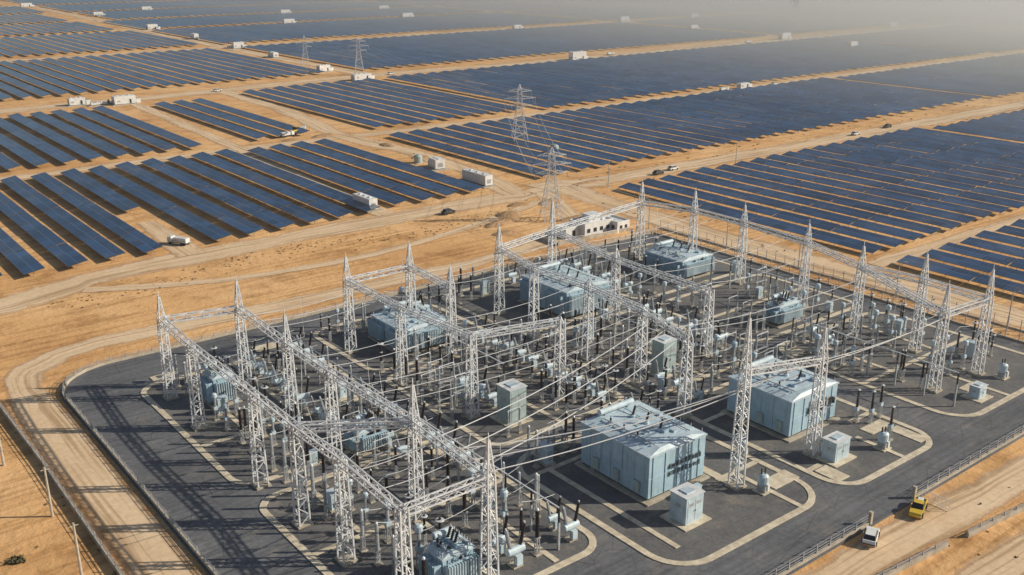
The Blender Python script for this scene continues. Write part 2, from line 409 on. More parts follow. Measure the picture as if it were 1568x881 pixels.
# conductors
cw=MB(); ci=MB()
def wire(p,q,sag=.8,w=.08,n=8,ins=True,g=None):
    g=g or cw; p=Vector(p);q=Vector(q); L=(q-p).length
    if ins and L>6:
        d=(q-p).normalized()
        ci.ins(p,1.5,.15,M_insg,axis=d,nr=6,n=6); ci.ins(q,1.5,.15,M_insg,axis=-d,nr=6,n=6)
    pr=p
    for i in range(1,n+1):
        t=i/n; c=p.lerp(q,t); c.z-=sag*4*t*(1-t); g.bar(pr,c,w,M_wire); pr=c
H=15.3
def span(bs,aa,H=H,sag=.9,w=.07):
    for bb in bs:
        for a,c in zip(aa,aa[1:]): wire((a,bb,H),(c,bb+R.uniform(-.3,.3),H),sag,w)
span([166,162,158],[67.5,92.5])
span([168,163,158],[107,128.5,149,187.5])
span([141,136],[67,93,128,147,189],sag=1.1)
span([114,112],[54,67.5],sag=.5)
span([126,122,118],[67.5,126],sag=1.6)
span([126],[148,186],sag=1.6)
span([103,97],[54.3,67.5],sag=.4)
for k in range(3): wire((67.5,104-k*5,15.3),(125.5,118-k*4,15),1.6,.1)
for k in range(3): wire((67.5,100-k*4,15.4),(113+k*5,86,17),1.5,.1)
for k in range(2): wire((126,114-k*2,14.6),(182.5,109-k*5,15),1.6,.09)
for k in range(2): wire((120+k*6,86,17),(174+k*3,86+k*.01,15.2),1.2,.09)
for s in (-1,1):
    for zz in (.64,.76,.88):
        for i in range(len(PY)-2):
            (x,y,h),(x2,y2,h2)=PY[i],PY[i+1]; L={.64:.22,.76:.27,.88:.2}[zz]; c_=math.cos(math.radians(-25));s_=math.sin(math.radians(-25))
            wire((x+s*h*L*c_,y+s*h*L*s_,h*zz-h*.06),(x2+s*h2*L*c_,y2+s*h2*L*s_,h2*zz-h2*.06),3,.04,12,False)
    wire((193+s*5,226-s*2,15.5),(188+s*3,180,15),1,.06,8,False)

# ------------------------------------------------------------------ switchyard apparatus
def ped(g,x,y,h,w=.5):
    for sx_ in (-1,1):
        for sy_ in (-1,1): g.bar((x+sx_*w/2,y+sy_*w/2,0),(x+sx_*w/2*.8,y+sy_*w/2*.8,h),.09,M_steel2)
    n=3
    for i in range(n):
        z0=h*i/n;z1=h*(i+1)/n
        for s in (-1,1):
            g.bar((x-w/2,y+s*w/2,z0),(x+w/2,y+s*w/2,z1),.05,M_steel2); g.bar((x+s*w/2,y-w/2,z1),(x+s*w/2,y+w/2,z0),.05,M_steel2)
    g.box((x,y,h),(w+.2,w+.2,.12),M_steel2); g.box((x,y,0),(w+.5,w+.5,.18),M_conc)
def E_post(m=None,n='post_insulator'):
    m=m or M_ins
    g=MB(); ped(g,0,0,2.4); g.ins((0,0,2.5),3.8,.29,m); g.lathe((0,0,6.3),[(.2,0),(.2,.18),(.06,.35)],M_steel); return g.mesh(n)
def E_ct():
    g=MB(); ped(g,0,0,2.3,.6); g.box((0,0,2.42),(.8,.8,.6),M_tr2); g.ins((0,0,3.0),2.0,.28,M_insg); g.lathe((0,0,5.0),[(.25,0),(.52,.12),(.52,.85),(.3,1.05)],M_tr2,12)
    g.bar((-.8,0,5.4),(.8,0,5.4),.1,M_wire); return g.mesh('current_transformer')
def E_arr():
    g=MB(); ped(g,0,0,2.0,.45); g.ins((0,0,2.1),1.7,.27,M_ins); g.ins((0,0,3.85),1.9,.24,M_ins); g.lathe((0,0,3.75),[(.3,0),(.3,.12)],M_steel)
    g.lathe((0,0,5.4),[(.55,0),(.6,.05),(.55,.1)],M_steel,12); return g.mesh('surge_arrester')
def E_brk():
    g=MB(); ped(g,0,0,1.6,1.0); g.lathe((-1.3,0,2.2),[(.35,0),(.55,.05),(.55,2.55),(.35,2.6)],M_tr2,12,(1,0,0))
    for s in (-1,1):
        g.ins((s*.8,0,2.6),2.9,.28,M_ins if s>0 else M_insg,axis=(s*.22,0,1)); g.lathe((s*1.44,0,5.4),[(.12,0),(.12,.3)],M_steel)
    g.box((0,-.75,.5),(.9,.5,1.3),M_tr2); return g.mesh('circuit_breaker')
def E_dis():
    g=MB()
    for s in (-1.5,1.5):
        ped(g,s,0,2.6,.45); g.ins((s,-.0,2.9),2.5,.24,M_insg)
        g.lathe((s,0,5.4),[(.16,0),(.16,.2)],M_steel)
    g.bar((-2,0,2.75),(2,0,2.75),.2,M_steel2); g.bar((-1.5,0,5.65),(1.6,0,5.75),.12,M_wire); g.bar((1.5,0,5.6),(1.5,0,6.6),.06,M_wire)
    return g.mesh('disconnector_switch')
def E_vt():
    g=MB(); ped(g,0,0,2.2,.55); g.box((0,0,2.32),(.7,.7,.55),M_tr2); g.ins((0,0,2.87),1.6,.27,M_ins); g.ins((0,0,4.5),1.6,.24,M_ins); g.lathe((0,0,6.1),[(.3,0),(.36,.1),(.1,.25)],M_steel); return g.mesh('voltage_transformer')
def E_cab(w=1.3,d=.9,h=1.9,m=None):
    m=m or M_tr2; g=MB(); g.box((0,0,0),(w+.4,d+.4,.2),M_conc); g.box((0,0,.2),(w,d,h),m); g.box((0,0,h+.2),(w+.16,d+.16,.1),M_tr2)
    g.box((0,-d/2-.012,.35),(w*.42,.02,h-.3),M_green); g.box((-w/2-.012,0,.5),(.02,d*.6,h*.6),M_green)
    g.box((w*.3,-d/2-.03,h*.5),(.05,.05,.25),M_dark); return g.mesh('control_cabinet')
EQ={'post_insulator':E_post(),'current_transformer':E_ct(),'surge_arrester':E_arr(),'circuit_breaker':E_brk(),'disconnector_switch':E_dis(),'voltage_transformer':E_vt(),'control_cabinet':E_cab()}
EG=E_post(M_insg)
EH={'post_insulator':6.6,'current_transformer':5.6,'surge_arrester':5.7,'circuit_breaker':5.6,'disconnector_switch':5.7,'voltage_transformer':6.2}
excl=[(95,112,80,109),(128,147,76,107),(136,154,155,176),(97,113,160,178),(177,194,158,176),(95.5,103,122,130),(131,139,120,127),(171,182,124,129),(58,65,161,169),(59,68,91,97),(85.5,89.5,60,200),(121.5,124.5,60,200)]
twr=[(v[0],v[1]) for v in T.values()]
def blocked(x,y):
    for a0,a1,b0,b1 in excl:
        if a0-1<x<a1+1 and b0-1<y<b1+1: return True
    return any(abs(x-p)<1.7 and abs(y-q)<1.7 for p,q in twr)
zones=[([57.5,61.5,65,72,76,82],[176,171.5,166,162,158,153,147,143,139,135,130.5,125.5,121,117,112.5,106.5,102.5,98.5,94.5,91]),
 ([91.5,95.5,99.5,107.5,112,116,119.5],[183,179,158,153,149,145,141,136,132,128,124,121,112,110]),
 ([126.5,130,133.5,141.5,145.5,150,154],[185,181,152,148,144,140,133.5,129,125,119.5,115,110]),
 ([163,168,173,178,183,188,194],[186,181,177,170,166,162,158,150,146,142,134,130,126,116,112,108,104,100,92,88])]
pool=['post_insulator','surge_arrester','current_transformer','circuit_breaker','disconnector_switch','post_insulator','current_transformer','circuit_breaker','surge_arrester']
tubes=MB()
for zi,(rows,bs) in enumerate(zones):
    kinds=[pool[(i*4+R.randint(0,2))%len(pool)] for i in range(len(rows))]
    for gi in range(0,len(bs),3):
        ks=[k if R.random()<.55 else R.choice(pool) for k in kinds]
        pres=[R.random()<(.84 if zi<3 else .70) for _ in rows]
        gr=[R.random()<.35 for _ in rows]
        for bb in bs[gi:gi+3]:
            last=None
            for a,k,pz,gg in zip(rows,ks,pres,gr):
                if not pz or blocked(a,bb): continue
                me=EG if (gg and k=='post_insulator') else EQ[k]
                inst(me,k,(a+R.uniform(-.1,.1),bb+R.uniform(-.1,.1),Z+.03),0 if R.random()<.9 else math.pi,R.choice([.85,1,1,1.1]))
                if k in('post_insulator','surge_arrester') and R.random()<.15 and not blocked(a+1.5,bb+1.2): inst(me,k,(a+1.4,bb+1.3,Z+.03),0,.9)
                h=Z+EH[k]
                if last and a-last[0]<9 and R.random()<.55: wire((last[0],bb,last[1]),(a,bb,h),.25,.06,3,False,tubes)
                if R.random()<.06: wire((a,bb,h),(a+R.uniform(-2,2),bb,14.4),-.0,.05,2,False,tubes)
                last=(a,h)
        if R.random()<.9:
            a=R.choice(rows)+2; 
            if not blocked(a,bs[gi]-2): inst(EQ['control_cabinet'],'control_cabinet',(a,bs[gi]-2,Z+.03),R.choice([0,math.pi/2]),R.uniform(1,1.6))
tubes.obj('busbar_conductors')
tb=MB()
for a,b0,b1 in [(79,90,126),(79,136,178),(103.5,134,152),(137.5,128,150),(165.5,80,116),(185,125,156)]:
    tb.bar((a,b0,6.9),(a,b1,6.9),.16,M_wire)
    k=b0
    while k<=b1:
        tb.box((a,k,Z),(.3,.3,4.4),M_steel2); tb.ins((a,k,4.6),2.2,.2,M_ins); k+=6
tb.obj('tubular_busbar')
cw.obj('overhead_conductors'); ci.obj('insulator_strings')

# ------------------------------------------------------------------ transformers
def transformer(x0,x1,y0,y1,h,fins=True,name='power_transformer',seed=0,label=False):
    r=random.Random(seed); cx,cy=(x0+x1)/2,(y0+y1)/2; W,L=x1-x0,y1-y0; E=bpy.data.objects.new(name,None); E.location=(cx,cy,Z+.03); col.objects.link(E)
    g=MB(); g.box((0,0,0),(W+1.6,L+1.6,.22),M_conc); g.obj('plinth',parent=E)
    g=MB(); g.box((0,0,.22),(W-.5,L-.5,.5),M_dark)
    g.box((0,0,.6),(W,L,h-1.5),M_tr)
    zt=h-.9
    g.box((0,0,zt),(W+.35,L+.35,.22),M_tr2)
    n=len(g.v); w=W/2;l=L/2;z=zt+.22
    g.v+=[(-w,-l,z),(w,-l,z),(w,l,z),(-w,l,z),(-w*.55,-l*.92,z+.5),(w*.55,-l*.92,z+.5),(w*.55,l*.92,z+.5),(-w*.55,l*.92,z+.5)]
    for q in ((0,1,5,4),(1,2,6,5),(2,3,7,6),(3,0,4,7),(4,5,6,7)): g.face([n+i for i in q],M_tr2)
    k=-L/2+.9
    while k<L/2-.4:
        for s in (-1,1): g.box((s*(W/2+.06),k,.7),(.12,.14,h-1.7),M_tr)
        k+=2.4+r.uniform(-.3,.3)
    k=-W/2+.8
    while k<W/2-.4:
        for s in (-1,1): g.box((k,s*(L/2+.06),.7),(.14,.12,h-1.7),M_tr)
        k+=2.6+r.uniform(-.3,.3)
    g.box((0,0,h*.45),(W+.12,L+.12,.12),M_tr)
    for k in range(-2,3):
        g.box((0,k*L/5.6,z+.45),(W*.9,.09,.12),M_tr)
    g.obj('tank',parent=E)
    g=MB()
    if label:   # painted lettering strokes on the front face (illegible at this distance)
        xx=-W*.18
        for row in range(2):
            xx=-W*.16
            while xx<W*.40:
                cwid=r.uniform(.45,.75); zz=h*.50-row*1.25
                for q_ in range(3): g.box((xx+q_*cwid/3,-L/2-.14,zz+r.uniform(0,.25)),(.13,.02,r.uniform(.5,1.0)),M_dark)
                g.box((xx+cwid*.35,-L/2-.14,zz+r.choice([0,.4,.8])),(cwid*.8,.018,.14),M_dark)
                xx+=cwid+.3
    else:
        for i in range(11):
            yy=-L/2-.25; xx=-W*.12+i*W*.053; hh=r.uniform(.4,1.5); g.box((xx,yy,h*.5+r.uniform(-.7,.9)),(W*r.uniform(.02,.06),.26,hh),r.choice([M_green,M_dark,M_steel2,M_dark]))
        g.bar((-W*.15,-L/2-.32,h*.62),(W*.42,-L/2-.32,h*.62),.12,M_steel2); g.bar((-W*.1,-L/2-.3,h*.4),(W*.4,-L/2-.3,h*.4),.1,M_steel2)
    for i in range(3): g.box((-W/2-.25,-L*.35+i*L*.3,1.0),(.35,1.2,1.9),M_green)
    for s in (-.25,.25): g.bar((-W/2-.3,L*.3+s,0),(-W/2-.3,L*.3+s,h),.06,M_steel)
    for i in range(int(h/.4)): g.bar((-W/2-.3,L*.3-.25,i*.4+.3),(-W/2-.3,L*.3+.25,i*.4+.3),.05,M_steel)
    g.obj('fittings',parent=E)
    g=MB(); zt2=z+.5
    for i in range(3):
        yy=-L*.20+i*L*.2
        g.lathe((W*.05,yy,zt2),[(.45,0),(.45,.35),(.3,.45)],M_tr2,12)
        g.ins((W*.05,yy,zt2+.4),1.5,.26,M_ins,axis=(.35,0,1)); g.lathe(Vector((W*.05,yy,zt2+.4))+Vector((.35,0,1)).normalized()*1.5,[(.1,0),(.1,.35)],M_steel)
        g.ins((-W*.28,yy+.8,zt2-.1),.9,.19,M_ins); g.lathe((-W*.28,yy+.8,zt2-.2),[(.3,0),(.3,.25)],M_tr,10)
    g.obj('bushings',parent=E)
    g=MB(); g.lathe((-W*.30,L*.42,zt2+.75),[(.3,0),(.5,.08),(.5,W*.6),(.3,W*.6+.08)],M_tr2,14,(1,0,0))
    for s in (-.2,.2): g.box((s*W,L*.42,zt2-.3),(.18,.5,.7),M_steel2)
    g.bar((W*.1,L*.42,zt2+.5),(W*.1,L*.1,zt2+.15),.14,M_tr)
    for i in range(9): g.box((r.uniform(-.4,.4)*W,r.uniform(-.42,.36)*L,zt2-.25),(r.uniform(.3,1.1),r.uniform(.3,1.3),r.uniform(.35,.7)),r.choice([M_tr,M_tr2,M_green,M_dark]))
    g.bar((-W*.3,-L*.4,zt2+.2),(-W*.3,L*.35,zt2+.2),.14,M_steel2); g.bar((W*.33,-L*.4,zt2+.1),(W*.33,L*.35,zt2+.1),.14,M_steel2)
    g.bar((-W*.4,-L*.1,zt2+.15),(W*.42,-L*.1,zt2+.15),.12,M_steel2)
    for sx_ in (-1,1):
        for i in range(7): g.bar((sx_*W*.48,-L*.46+i*L*.153,z),(sx_*W*.48,-L*.46+i*L*.153,z+.8),.05,M_steel)
    g.obj('conservator',parent=E)
    if fins:
        g=MB()
        k=-W*.46
        while k<W*.48:
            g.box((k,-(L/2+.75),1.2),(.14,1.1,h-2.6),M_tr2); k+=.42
        g.bar((-W*.46,-(L/2+.8),h-1.3),(W*.46,-(L/2+.8),h-1.3),.22,M_tr)
        for k0,k1 in ((-.46,-.1),(.1,.46)):
            k=L*k0
            while k<L*k1:
                g.box((-W/2-.75,k,1.2),(1.1,.14,h-2.6),M_tr); k+=.42
        g.obj('radiators',parent=E)
    return E
transformer(97.6,110,91,106,8.4,False,seed=1,label=True)
transformer(131,144,90.5,104,7.8,False,seed=2)
transformer(139,152,157,173,7.2,True,seed=3)
transformer(99.5,111,162,175,5.9,True,seed=4)
transformer(180,191,160,173,5.6,True,seed=5)
transformer(173,180,125,128.5,5.2,True,seed=6,name='auxiliary_transformer')
transformer(59.5,63.5,163,167.5,6.2,True,seed=7,name='auxiliary_transformer')
transformer(61,66,92,96,5.5,True,seed=8,name='auxiliary_transformer')
transformer(71,76,131,134,4.6,True,seed=9,name='auxiliary_transformer')
def kiosk(x,y,w,d,h,m,rz=0,name='equipment_kiosk'):
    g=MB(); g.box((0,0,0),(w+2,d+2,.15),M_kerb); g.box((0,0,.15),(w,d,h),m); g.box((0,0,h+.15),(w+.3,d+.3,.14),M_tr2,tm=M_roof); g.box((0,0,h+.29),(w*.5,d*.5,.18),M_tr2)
    for s in (-1,1):
        g.box((s*w*.22,-d/2-.02,.4),(w*.38,.04,h-.7),m); g.box((s*w*.05,-d/2-.05,h*.45),(.06,.06,.3),M_dark)
        g.box((s*w*.22,-d/2-.05,h*.7),(w*.25,.03,h*.12),M_steel2)
    g.box((-w/2-.02,0,.5),(.04,d*.5,h*.7),m); g.box((-w/2-.05,0,h*.6),(.03,d*.3,h*.15),M_steel2)
    g.obj(name,(x,y,Z+.03),rz)
kiosk(99,84.6,3.6,3.2,4.3,M_tr2); kiosk(132,82,3.8,2.6,3.4,M_tr2); kiosk(99,126,3.6,3.8,6.3,M_green); kiosk(135,123.5,3.6,3.2,6.8,M_green); kiosk(172.8,79.5,2.6,2,2.2,M_tr2)
kiosk(80,153,2,2,2.4,M_tr2)
def oilpot(x,y,s=1):
    g=MB(); g.box((0,0,0),(2.2,2.2,.2),M_kerb); g.box((0,0,.2),(1.2,1.2,1.0),M_steel2); g.lathe((0,0,1.2),[(.7,0),(.85,.1),(.85,1.5),(.5,1.8)],M_tr2,14)
    g.ins((.3,0,2.9),1.0,.16,M_ins); g.ins((-.3,.2,2.9),1.0,.16,M_ins); g.box((0,-1,.5),(.5,.3,1.1),M_white); g.obj('station_service_transformer',(x,y,Z+.03),0)
oilpot(185,81);oilpot(114,82.5);oilpot(141,79);oilpot(120.5,92)
for x,y in ((146,87.5),(147.5,85.5),(151,86),(144.6,80)): inst(EQ['voltage_transformer'],'voltage_transformer',(x,y,Z+.03))
inst(EQ['control_cabinet'],'control_cabinet',(104.5,87.5,Z+.03))
# ------------------------------------------------------------------ solar arrays
def array(a0,a1,b0,b1,pitch=9.9,near=False,W=5.2):
    g=MB(); a=a0; tl=21.0 if near else 60.0
    while a<=a1:
        if .618*a+.786*b0<1950 and a>.12*b0-10:
            bb=b0+R.uniform(-.6,.6); be=b1+R.uniform(-.8,.8)
            while bb<b1-4:
                e=min(bb+tl-.35,be); t=math.radians(9.5+R.uniform(-1.4,1.4)); dx=W/2*math.cos(t); dz=W/2*math.sin(t); zc=1.85+R.uniform(-.05,.05)
                n=len(g.v); th=.14
                for yy in (bb,e):
                    g.v+=[(a-dx,yy,zc-dz),(a+dx,yy,zc+dz),(a+dx,yy,zc+dz-th),(a-dx,yy,zc-dz-th)]
                L=e-bb; u0=int(R.random()*50)*1.15
                g.face([n,n+1,n+5,n+4],M_pv,[(u0,.0),(u0,4.8),(u0+L,4.8),(u0+L,.0)] )
                g.face([n+3,n+7,n+6,n+2],M_pvframe); g.face([n,n+4,n+7,n+3],M_pvframe); g.face([n+1,n+2,n+6,n+5],M_pvframe); g.face([n,n+3,n+2,n+1],M_pvframe); g.face([n+4,n+5,n+6,n+7],M_pvframe)
                if near:
                    k=bb+1.5
                    while k<e: g.box((a,k,0),(.14,.14,1.7),M_steel2); k+=6
                    g.bar((a,bb,1.68),(a,e,1.68),.14,M_steel2)
                bb+=tl
        a+=pitch
    if g.f: return g.obj('solar_panel_array')
P9=9.9
array(-6,54,264,383,P9,True); array(64,88,264,383,P9,True); array(103.5,154,264,383,P9,True)
array(94,94,312,383,P9,True); array(165,200,267,380,P9,True)
array(60,158,400,532,P9,True); array(179,208,401,530,P9,True); array(234,322,394,545,P9,True)
array(332,770,390,547,P9,True); array(786,1500,388,547,P9)
array(228,540,270,374,P9,True); array(550,1300,268,370,P9)
array(238,420,142,241,P9,True); array(430,900,140,236,P9)
array(236,330,30,133,P9,True); array(340,600,30,130,P9)
for (b0,b1) in ((592,788),(826,1000),(1022,1152),(1174,1322),(1344,1500),(1526,1760)):
    array(max(60,.12*b0),318 if b0<1300 else 330,b0,b1,P9); array(344 if b0<1100 else 366,764,b0,b1,P9); array(786,1215,b0,b1,P9); array(1236,2300,b0,b1,P9)

# ------------------------------------------------------------------ site buildings
def station(x,y,L=9,W=3.2,h=3.6,rz=0,extra=True,name='inverter_station'):
    g=MB(); g.box((0,0,0),(L+3,W+3,.25),M_conc); g.box((0,0,.5),(L,W,h-.6),M_white,tm=M_roof)
    for i in range(4): g.box((-L*.4+i*L*.265,0,.25),(.4,W*.8,.25),M_dark)
    for i in range(int(L/1.1)):
        xx=-L/2+.6+i*1.1
        for s in (-1,1): g.box((xx,s*(W/2+.03),.6),(.12,.06,h-.8),M_white)
    g.box((L*.25,-W/2-.08,.7),(1.0,.05,2.0),M_dark); g.box((-L*.3,-W/2-.08,1.6),(1.4,.05,.8),M_steel2); g.box((-L/2-.03,0,1.2),(.05,W*.5,1.4),M_steel2)
    for i in range(3): g.box((-L*.3+i*L*.28,0,h-.1),(.9,.9,.35),M_roof)
    if extra:
        g.box((L/2+1.9,0,.25),(2.2,2.2,2.0),M_white); g.box((L/2+1.9,0,2.25),(1.6,1.6,.3),M_steel2); g.box((L/2+3.3,0,.4),(.3,1.8,1.4),M_steel2)
    return g.obj(name,(x,y,0),rz)
q=math.pi/2
station(155.5,274,10.5,3,4.0,q,False,'shipping_container'); station(204.5,280,14,3.2,4.1,q,False,'shipping_container')
station(207,309,6,4,4.0,q*.9); 
for s in [(146,556,8,4,4,0),(167,545,11,5,4.6,0),(157,549,12,2,1.6,0),(316,554,12,5,4,0),(318,607,9,3.5,4.5,.2),(339,792,9,4,5,0),(351,1027,10,5,5,0),(343,895,9,4,5,q),(499,557,13,5,6,0),(757,569,12,5,5.5,0),(737,486,9,4,5,0),(953,585,12,5,5,0),(795,813,12,5,5.5,0),(769,688,10,4,5,0),(640,1010,14,5,5.5,0),(492,1012,12,5,5,0),(368,1257,11,5,5,0),(331,710,9,4,4,q),(1080,568,13,5,5,0),(1225,640,10,5,5,0),(640,806,9,4,4,0),(900,806,12,5,5,0),(472,381,8,3.4,3.4,0),(1010,1010,12,5,5,0),(560,1160,12,5,5,0),(450,1330,12,5,5,0),(700,1162,14,5,5,0),(350,1512,14,6,5,0),(1300,566,13,5,5,0)]:
    station(*s)
def tank(x,y):
    g=MB(); g.lathe((0,0,.2),[(1.6,0),(1.6,2.4),(1.0,3.0)],M_green,18); g.box((0,0,0),(4,4,.2),M_conc); g.lathe((0,0,3.1),[(.4,0),(.4,.3)],M_steel2); g.obj('water_tank',(x,y,0))
tank(207,322);tank(262,305)
E=bpy.data.objects.new('control_building',None); col.objects.link(E); E.location=(191,207,0)
g=MB()
def room(x,y,w,l,h):
    g.box((x,y,0),(w,l,h),M_white,tm=M_roof)
    for s in (-1,1):
        g.box((x+s*(w/2-.12),y,h),(.24,l,.45),M_white); g.box((x,y+s*(l/2-.12),h),(w-.5,.24,.45),M_white)
room(2,1,11,7,3.6); room(-6,2,6,5,2.8); room(9.5,-1,5,8,3.0)
g.box((2.5,1.5,3.6),(4.5,3.5,2.0),M_white,tm=M_roof); g.box((-1.5,2,3.6),(1.4,1.4,.8),M_steel2); g.box((5.6,0,3.6),(1.2,1.2,.9),M_roof)
g.obj('walls_and_roof',parent=E); g=MB()
for xx in (-2,.5,3,5.5): g.box((xx,-2.53,1.2),(1.2,.05,1.2),M_dark)
g.box((-6,-.53,0.1),(1.1,.05,2.1),M_dark)
for yy in (-3.2,-.8,1.4): g.box((6.97,yy,1.1),(.05,1.1,1.1),M_dark)
for xx in (8.5,10.5): g.box((xx,-5.03,1.1),(1.0,.05,1.1),M_dark)
for yy in (0,2.5): g.box((-3.53,yy+.5,3.0),(.05,.9,.35),M_dark)
g.obj('windows_and_doors',parent=E)
fence('compound_wall',[(176,214),(176,203),(203,202),(203,214)],wall=1.2,posts=False)
for x,y,h in ((24,164,8.4),(26,143,8.2),(25,125,8.2),(24,185,8.2),(26,106,8.2)):
    g=MB(); g.lathe((0,0,0),[(.22,0),(.15,h)],M_wood,8); g.bar((-.6,0,h-.4),(.6,0,h-.4),.12,M_wood); g.ins((.5,0,h-.35),.3,.07,M_ins); g.ins((-.5,0,h-.35),.3,.07,M_ins); g.obj('utility_pole',(x,y,0))
def lamp(x,y,h=9):
    g=MB(); g.lathe((0,0,0),[(.16,0),(.09,h)],M_steel2,8); g.bar((0,0,h),(1.2,0,h+.3),.1,M_steel2); g.box((1.3,0,h+.22),(.7,.3,.14),M_steel2); g.obj('street_lamp',(x,y,0),R.uniform(0,6))
for x,y in ((211,93),(211,120),(211,148),(211,172),(300,243),(236,246),(209,200)): lamp(x,y)
# ------------------------------------------------------------------ vehicles
def wheels(g,xs,w,r):
    for x in xs:
        for s in (-1,1): g.lathe((x,s*w/2-.12,r),[(r*.9,0),(r,.04),(r,.22),(r*.9,.26)],M_tyre,12,(0,1,0))
def prism(g,prof,w,m,taperw=1.0):
    n=len(prof); st=len(g.v); zs=[p[1] for p in prof]; z0,z1=min(zs),max(zs)
    for s in (-1,1):
        for x,z in prof:
            ww=w/2*(1-(1-taperw)*(z-z0)/(z1-z0)); g.v.append((x,s*ww,z))
    g.face(list(range(st,st+n)),m); g.face(list(range(st+n,st+2*n))[::-1],m)
    for i in range(n): g.face([st+i,st+n+i,st+n+(i+1)%n,st+(i+1)%n],m)
def car(x,y,rz,m,kind='parked_car',s=1.0):
    g=MB()
    if kind=='pickup_truck':
        prism(g,[(-2.6,.45),(2.5,.45),(2.6,.9),(2.4,1.1),(1.0,1.2),(-2.6,1.2)],1.9,m,.95)
        prism(g,[(-.7,1.2),(1.1,1.2),(.5,1.85),(-.6,1.85)],1.75,M_glass,.85); g.box((-.08,0,1.86),(1.15,1.4,.06),m)
        g.box((-1.7,0,1.21),(1.7,1.5,.03),M_dark); g.box((-1.7,0,1.24),(.9,.8,.35),M_white)
        for s_ in (-1,1): g.box((-1.7,s_*.85,1.2),(1.8,.12,.25),m)
        for s_ in (-1,1): g.box((0,s_*.965,.75),(4.6,.03,.14),M_dark)
        wheels(g,(-1.7,1.6),1.9,.46)
    else:
        prism(g,[(-2.2,.4),(2.2,.4),(2.25,.8),(2.0,.98),(1.1,1.05),(-2.1,1.1),(-2.25,.8)],1.82,m,.95)
        prism(g,[(-1.9,1.08),(1.15,1.04),(.5,1.58),(-1.5,1.62)],1.68,M_glass,.82); g.box((-.5,0,1.61),(1.9,1.32,.06),m)
        for s_ in (-1,1):
            g.bar((-.5,s_*.84,1.05),(-.5,s_*.70,1.6),.08,m)
        g.box((2.24,0,.5),(.08,1.7,.25),M_dark); g.box((-2.25,0,.5),(.08,1.7,.2),M_dark)
        wheels(g,(-1.35,1.4),1.82,.38)
    g.box((2.26,.6,.7),(.06,.3,.15),M_white); g.box((2.26,-.6,.7),(.06,.3,.15),M_white)
    o=g.obj(kind,(x,y,.08),rz); o.scale=(s,s,s)
def truck(x,y,rz,m=None,name='cargo_truck'):
    g=MB(); m=m or M_white
    g.box((0,0,.7),(8,2.0,.3),M_dark); prism(g,[(2.4,.8),(4.1,.8),(4.15,1.9),(3.8,2.8),(2.4,2.9)],2.3,m); prism(g,[(3.86,1.95),(4.18,1.95),(3.86,2.7),(3.7,2.7)],2.0,M_glass)
    g.box((-1.0,0,1.0),(6.2,2.3,.15),M_steel2); g.box((-1.2,0,1.15),(5.4,2.2,1.5),M_roof)
    for s in (-1,1): g.box((-1,s*1.16,1.6),(5.8,.05,.08),M_steel2)
    wheels(g,(-3,-1.9,3.1),2.2,.5); o=g.obj(name,(x,y,.08),rz); o.scale=(.8,.8,.8)
def loader(x,y,rz):
    g=MB(); prism(g,[(-2.5,1),(1.5,1),(1.5,1.8),(0,2.0),(-2.5,2.1)],2.0,M_yel); prism(g,[(-.9,2.0),(.8,2.0),(.5,3.3),(-.8,3.3)],1.7,M_glass); g.box((-.15,0,3.3),(1.5,1.8,.1),M_yel)
    wheels(g,(-1.6,1.6),2.3,.8)
    for s in (-.7,.7): g.bar((.8,s,1.9),(3.4,s,1.0),.25,M_yel)
    prism(g,[(3.2,.3),(4.4,.2),(4.3,.5),(3.6,1.5),(3.2,1.5)],2.8,M_steel2); g.obj('wheel_loader',(x,y,.05),rz)
car(127.5,64.5,math.radians(200),M_yel,'pickup_truck',.95); car(115.5,64.6,math.radians(25),M_white,'parked_car',1.0)
truck(93,270,math.radians(120)); loader(198,408,.5); truck(204,412,math.radians(60)); truck(192,404,.2)
DK=mat('dark_car_paint',(.05,.055,.06),.3)
for x,y,r_,m in [(172,251,.1,DK),(392,252,0,M_white),(265,250,0,DK),(275,252,0,M_white),(640,250,0,DK),(345,566,0,M_white),(225,560,0,M_white),(420,254,3.1,DK),(500,380,0,M_white)]: car(x,y,r_,m,'parked_car',1.0)
truck(455,381,0); truck(540,565,0); truck(700,563,0); truck(335,800,1.5)
# ------------------------------------------------------------------ mounds, scrub, rubble
def mound(x,y,w,l,h,rz,seed):
    r=random.Random(seed); g=MB(); nx,ny=14,14
    for j in range(ny+1):
        for i in range(nx+1):
            u,v=i/nx*2-1,j/ny*2-1; d=max(0,1-(u*u+v*v)); z=h*d**.8*(.8+.4*r.random())-.05
            g.v.append((u*w/2,v*l/2,z))
    for j in range(ny):
        for i in range(nx): k=j*(nx+1)+i; g.face([k,k+1,k+nx+2,k+nx+1],M_dirt)
    o=g.obj('dirt_mound',(x,y,0),rz); o.data.polygons.foreach_set('use_smooth',[True]*len(o.data.polygons))
for i,(x,y,w,l,h) in enumerate([(178,232,14,5,1.2),(186,238,10,6,1.3),(200,222,16,4,.9),(172,222,9,4,.9),(207,243,12,5,.9),(196,246,8,4,1.0),(178,300,5,4,.8),(213,330,8,4,1.0),(216,360,6,10,.9),(236,256,18,3,.7),(206,395,14,5,1.2),(190,395,10,4,.9)]): mound(x,y,w,l,h,R.uniform(-.3,.3),i)
sc=MB()
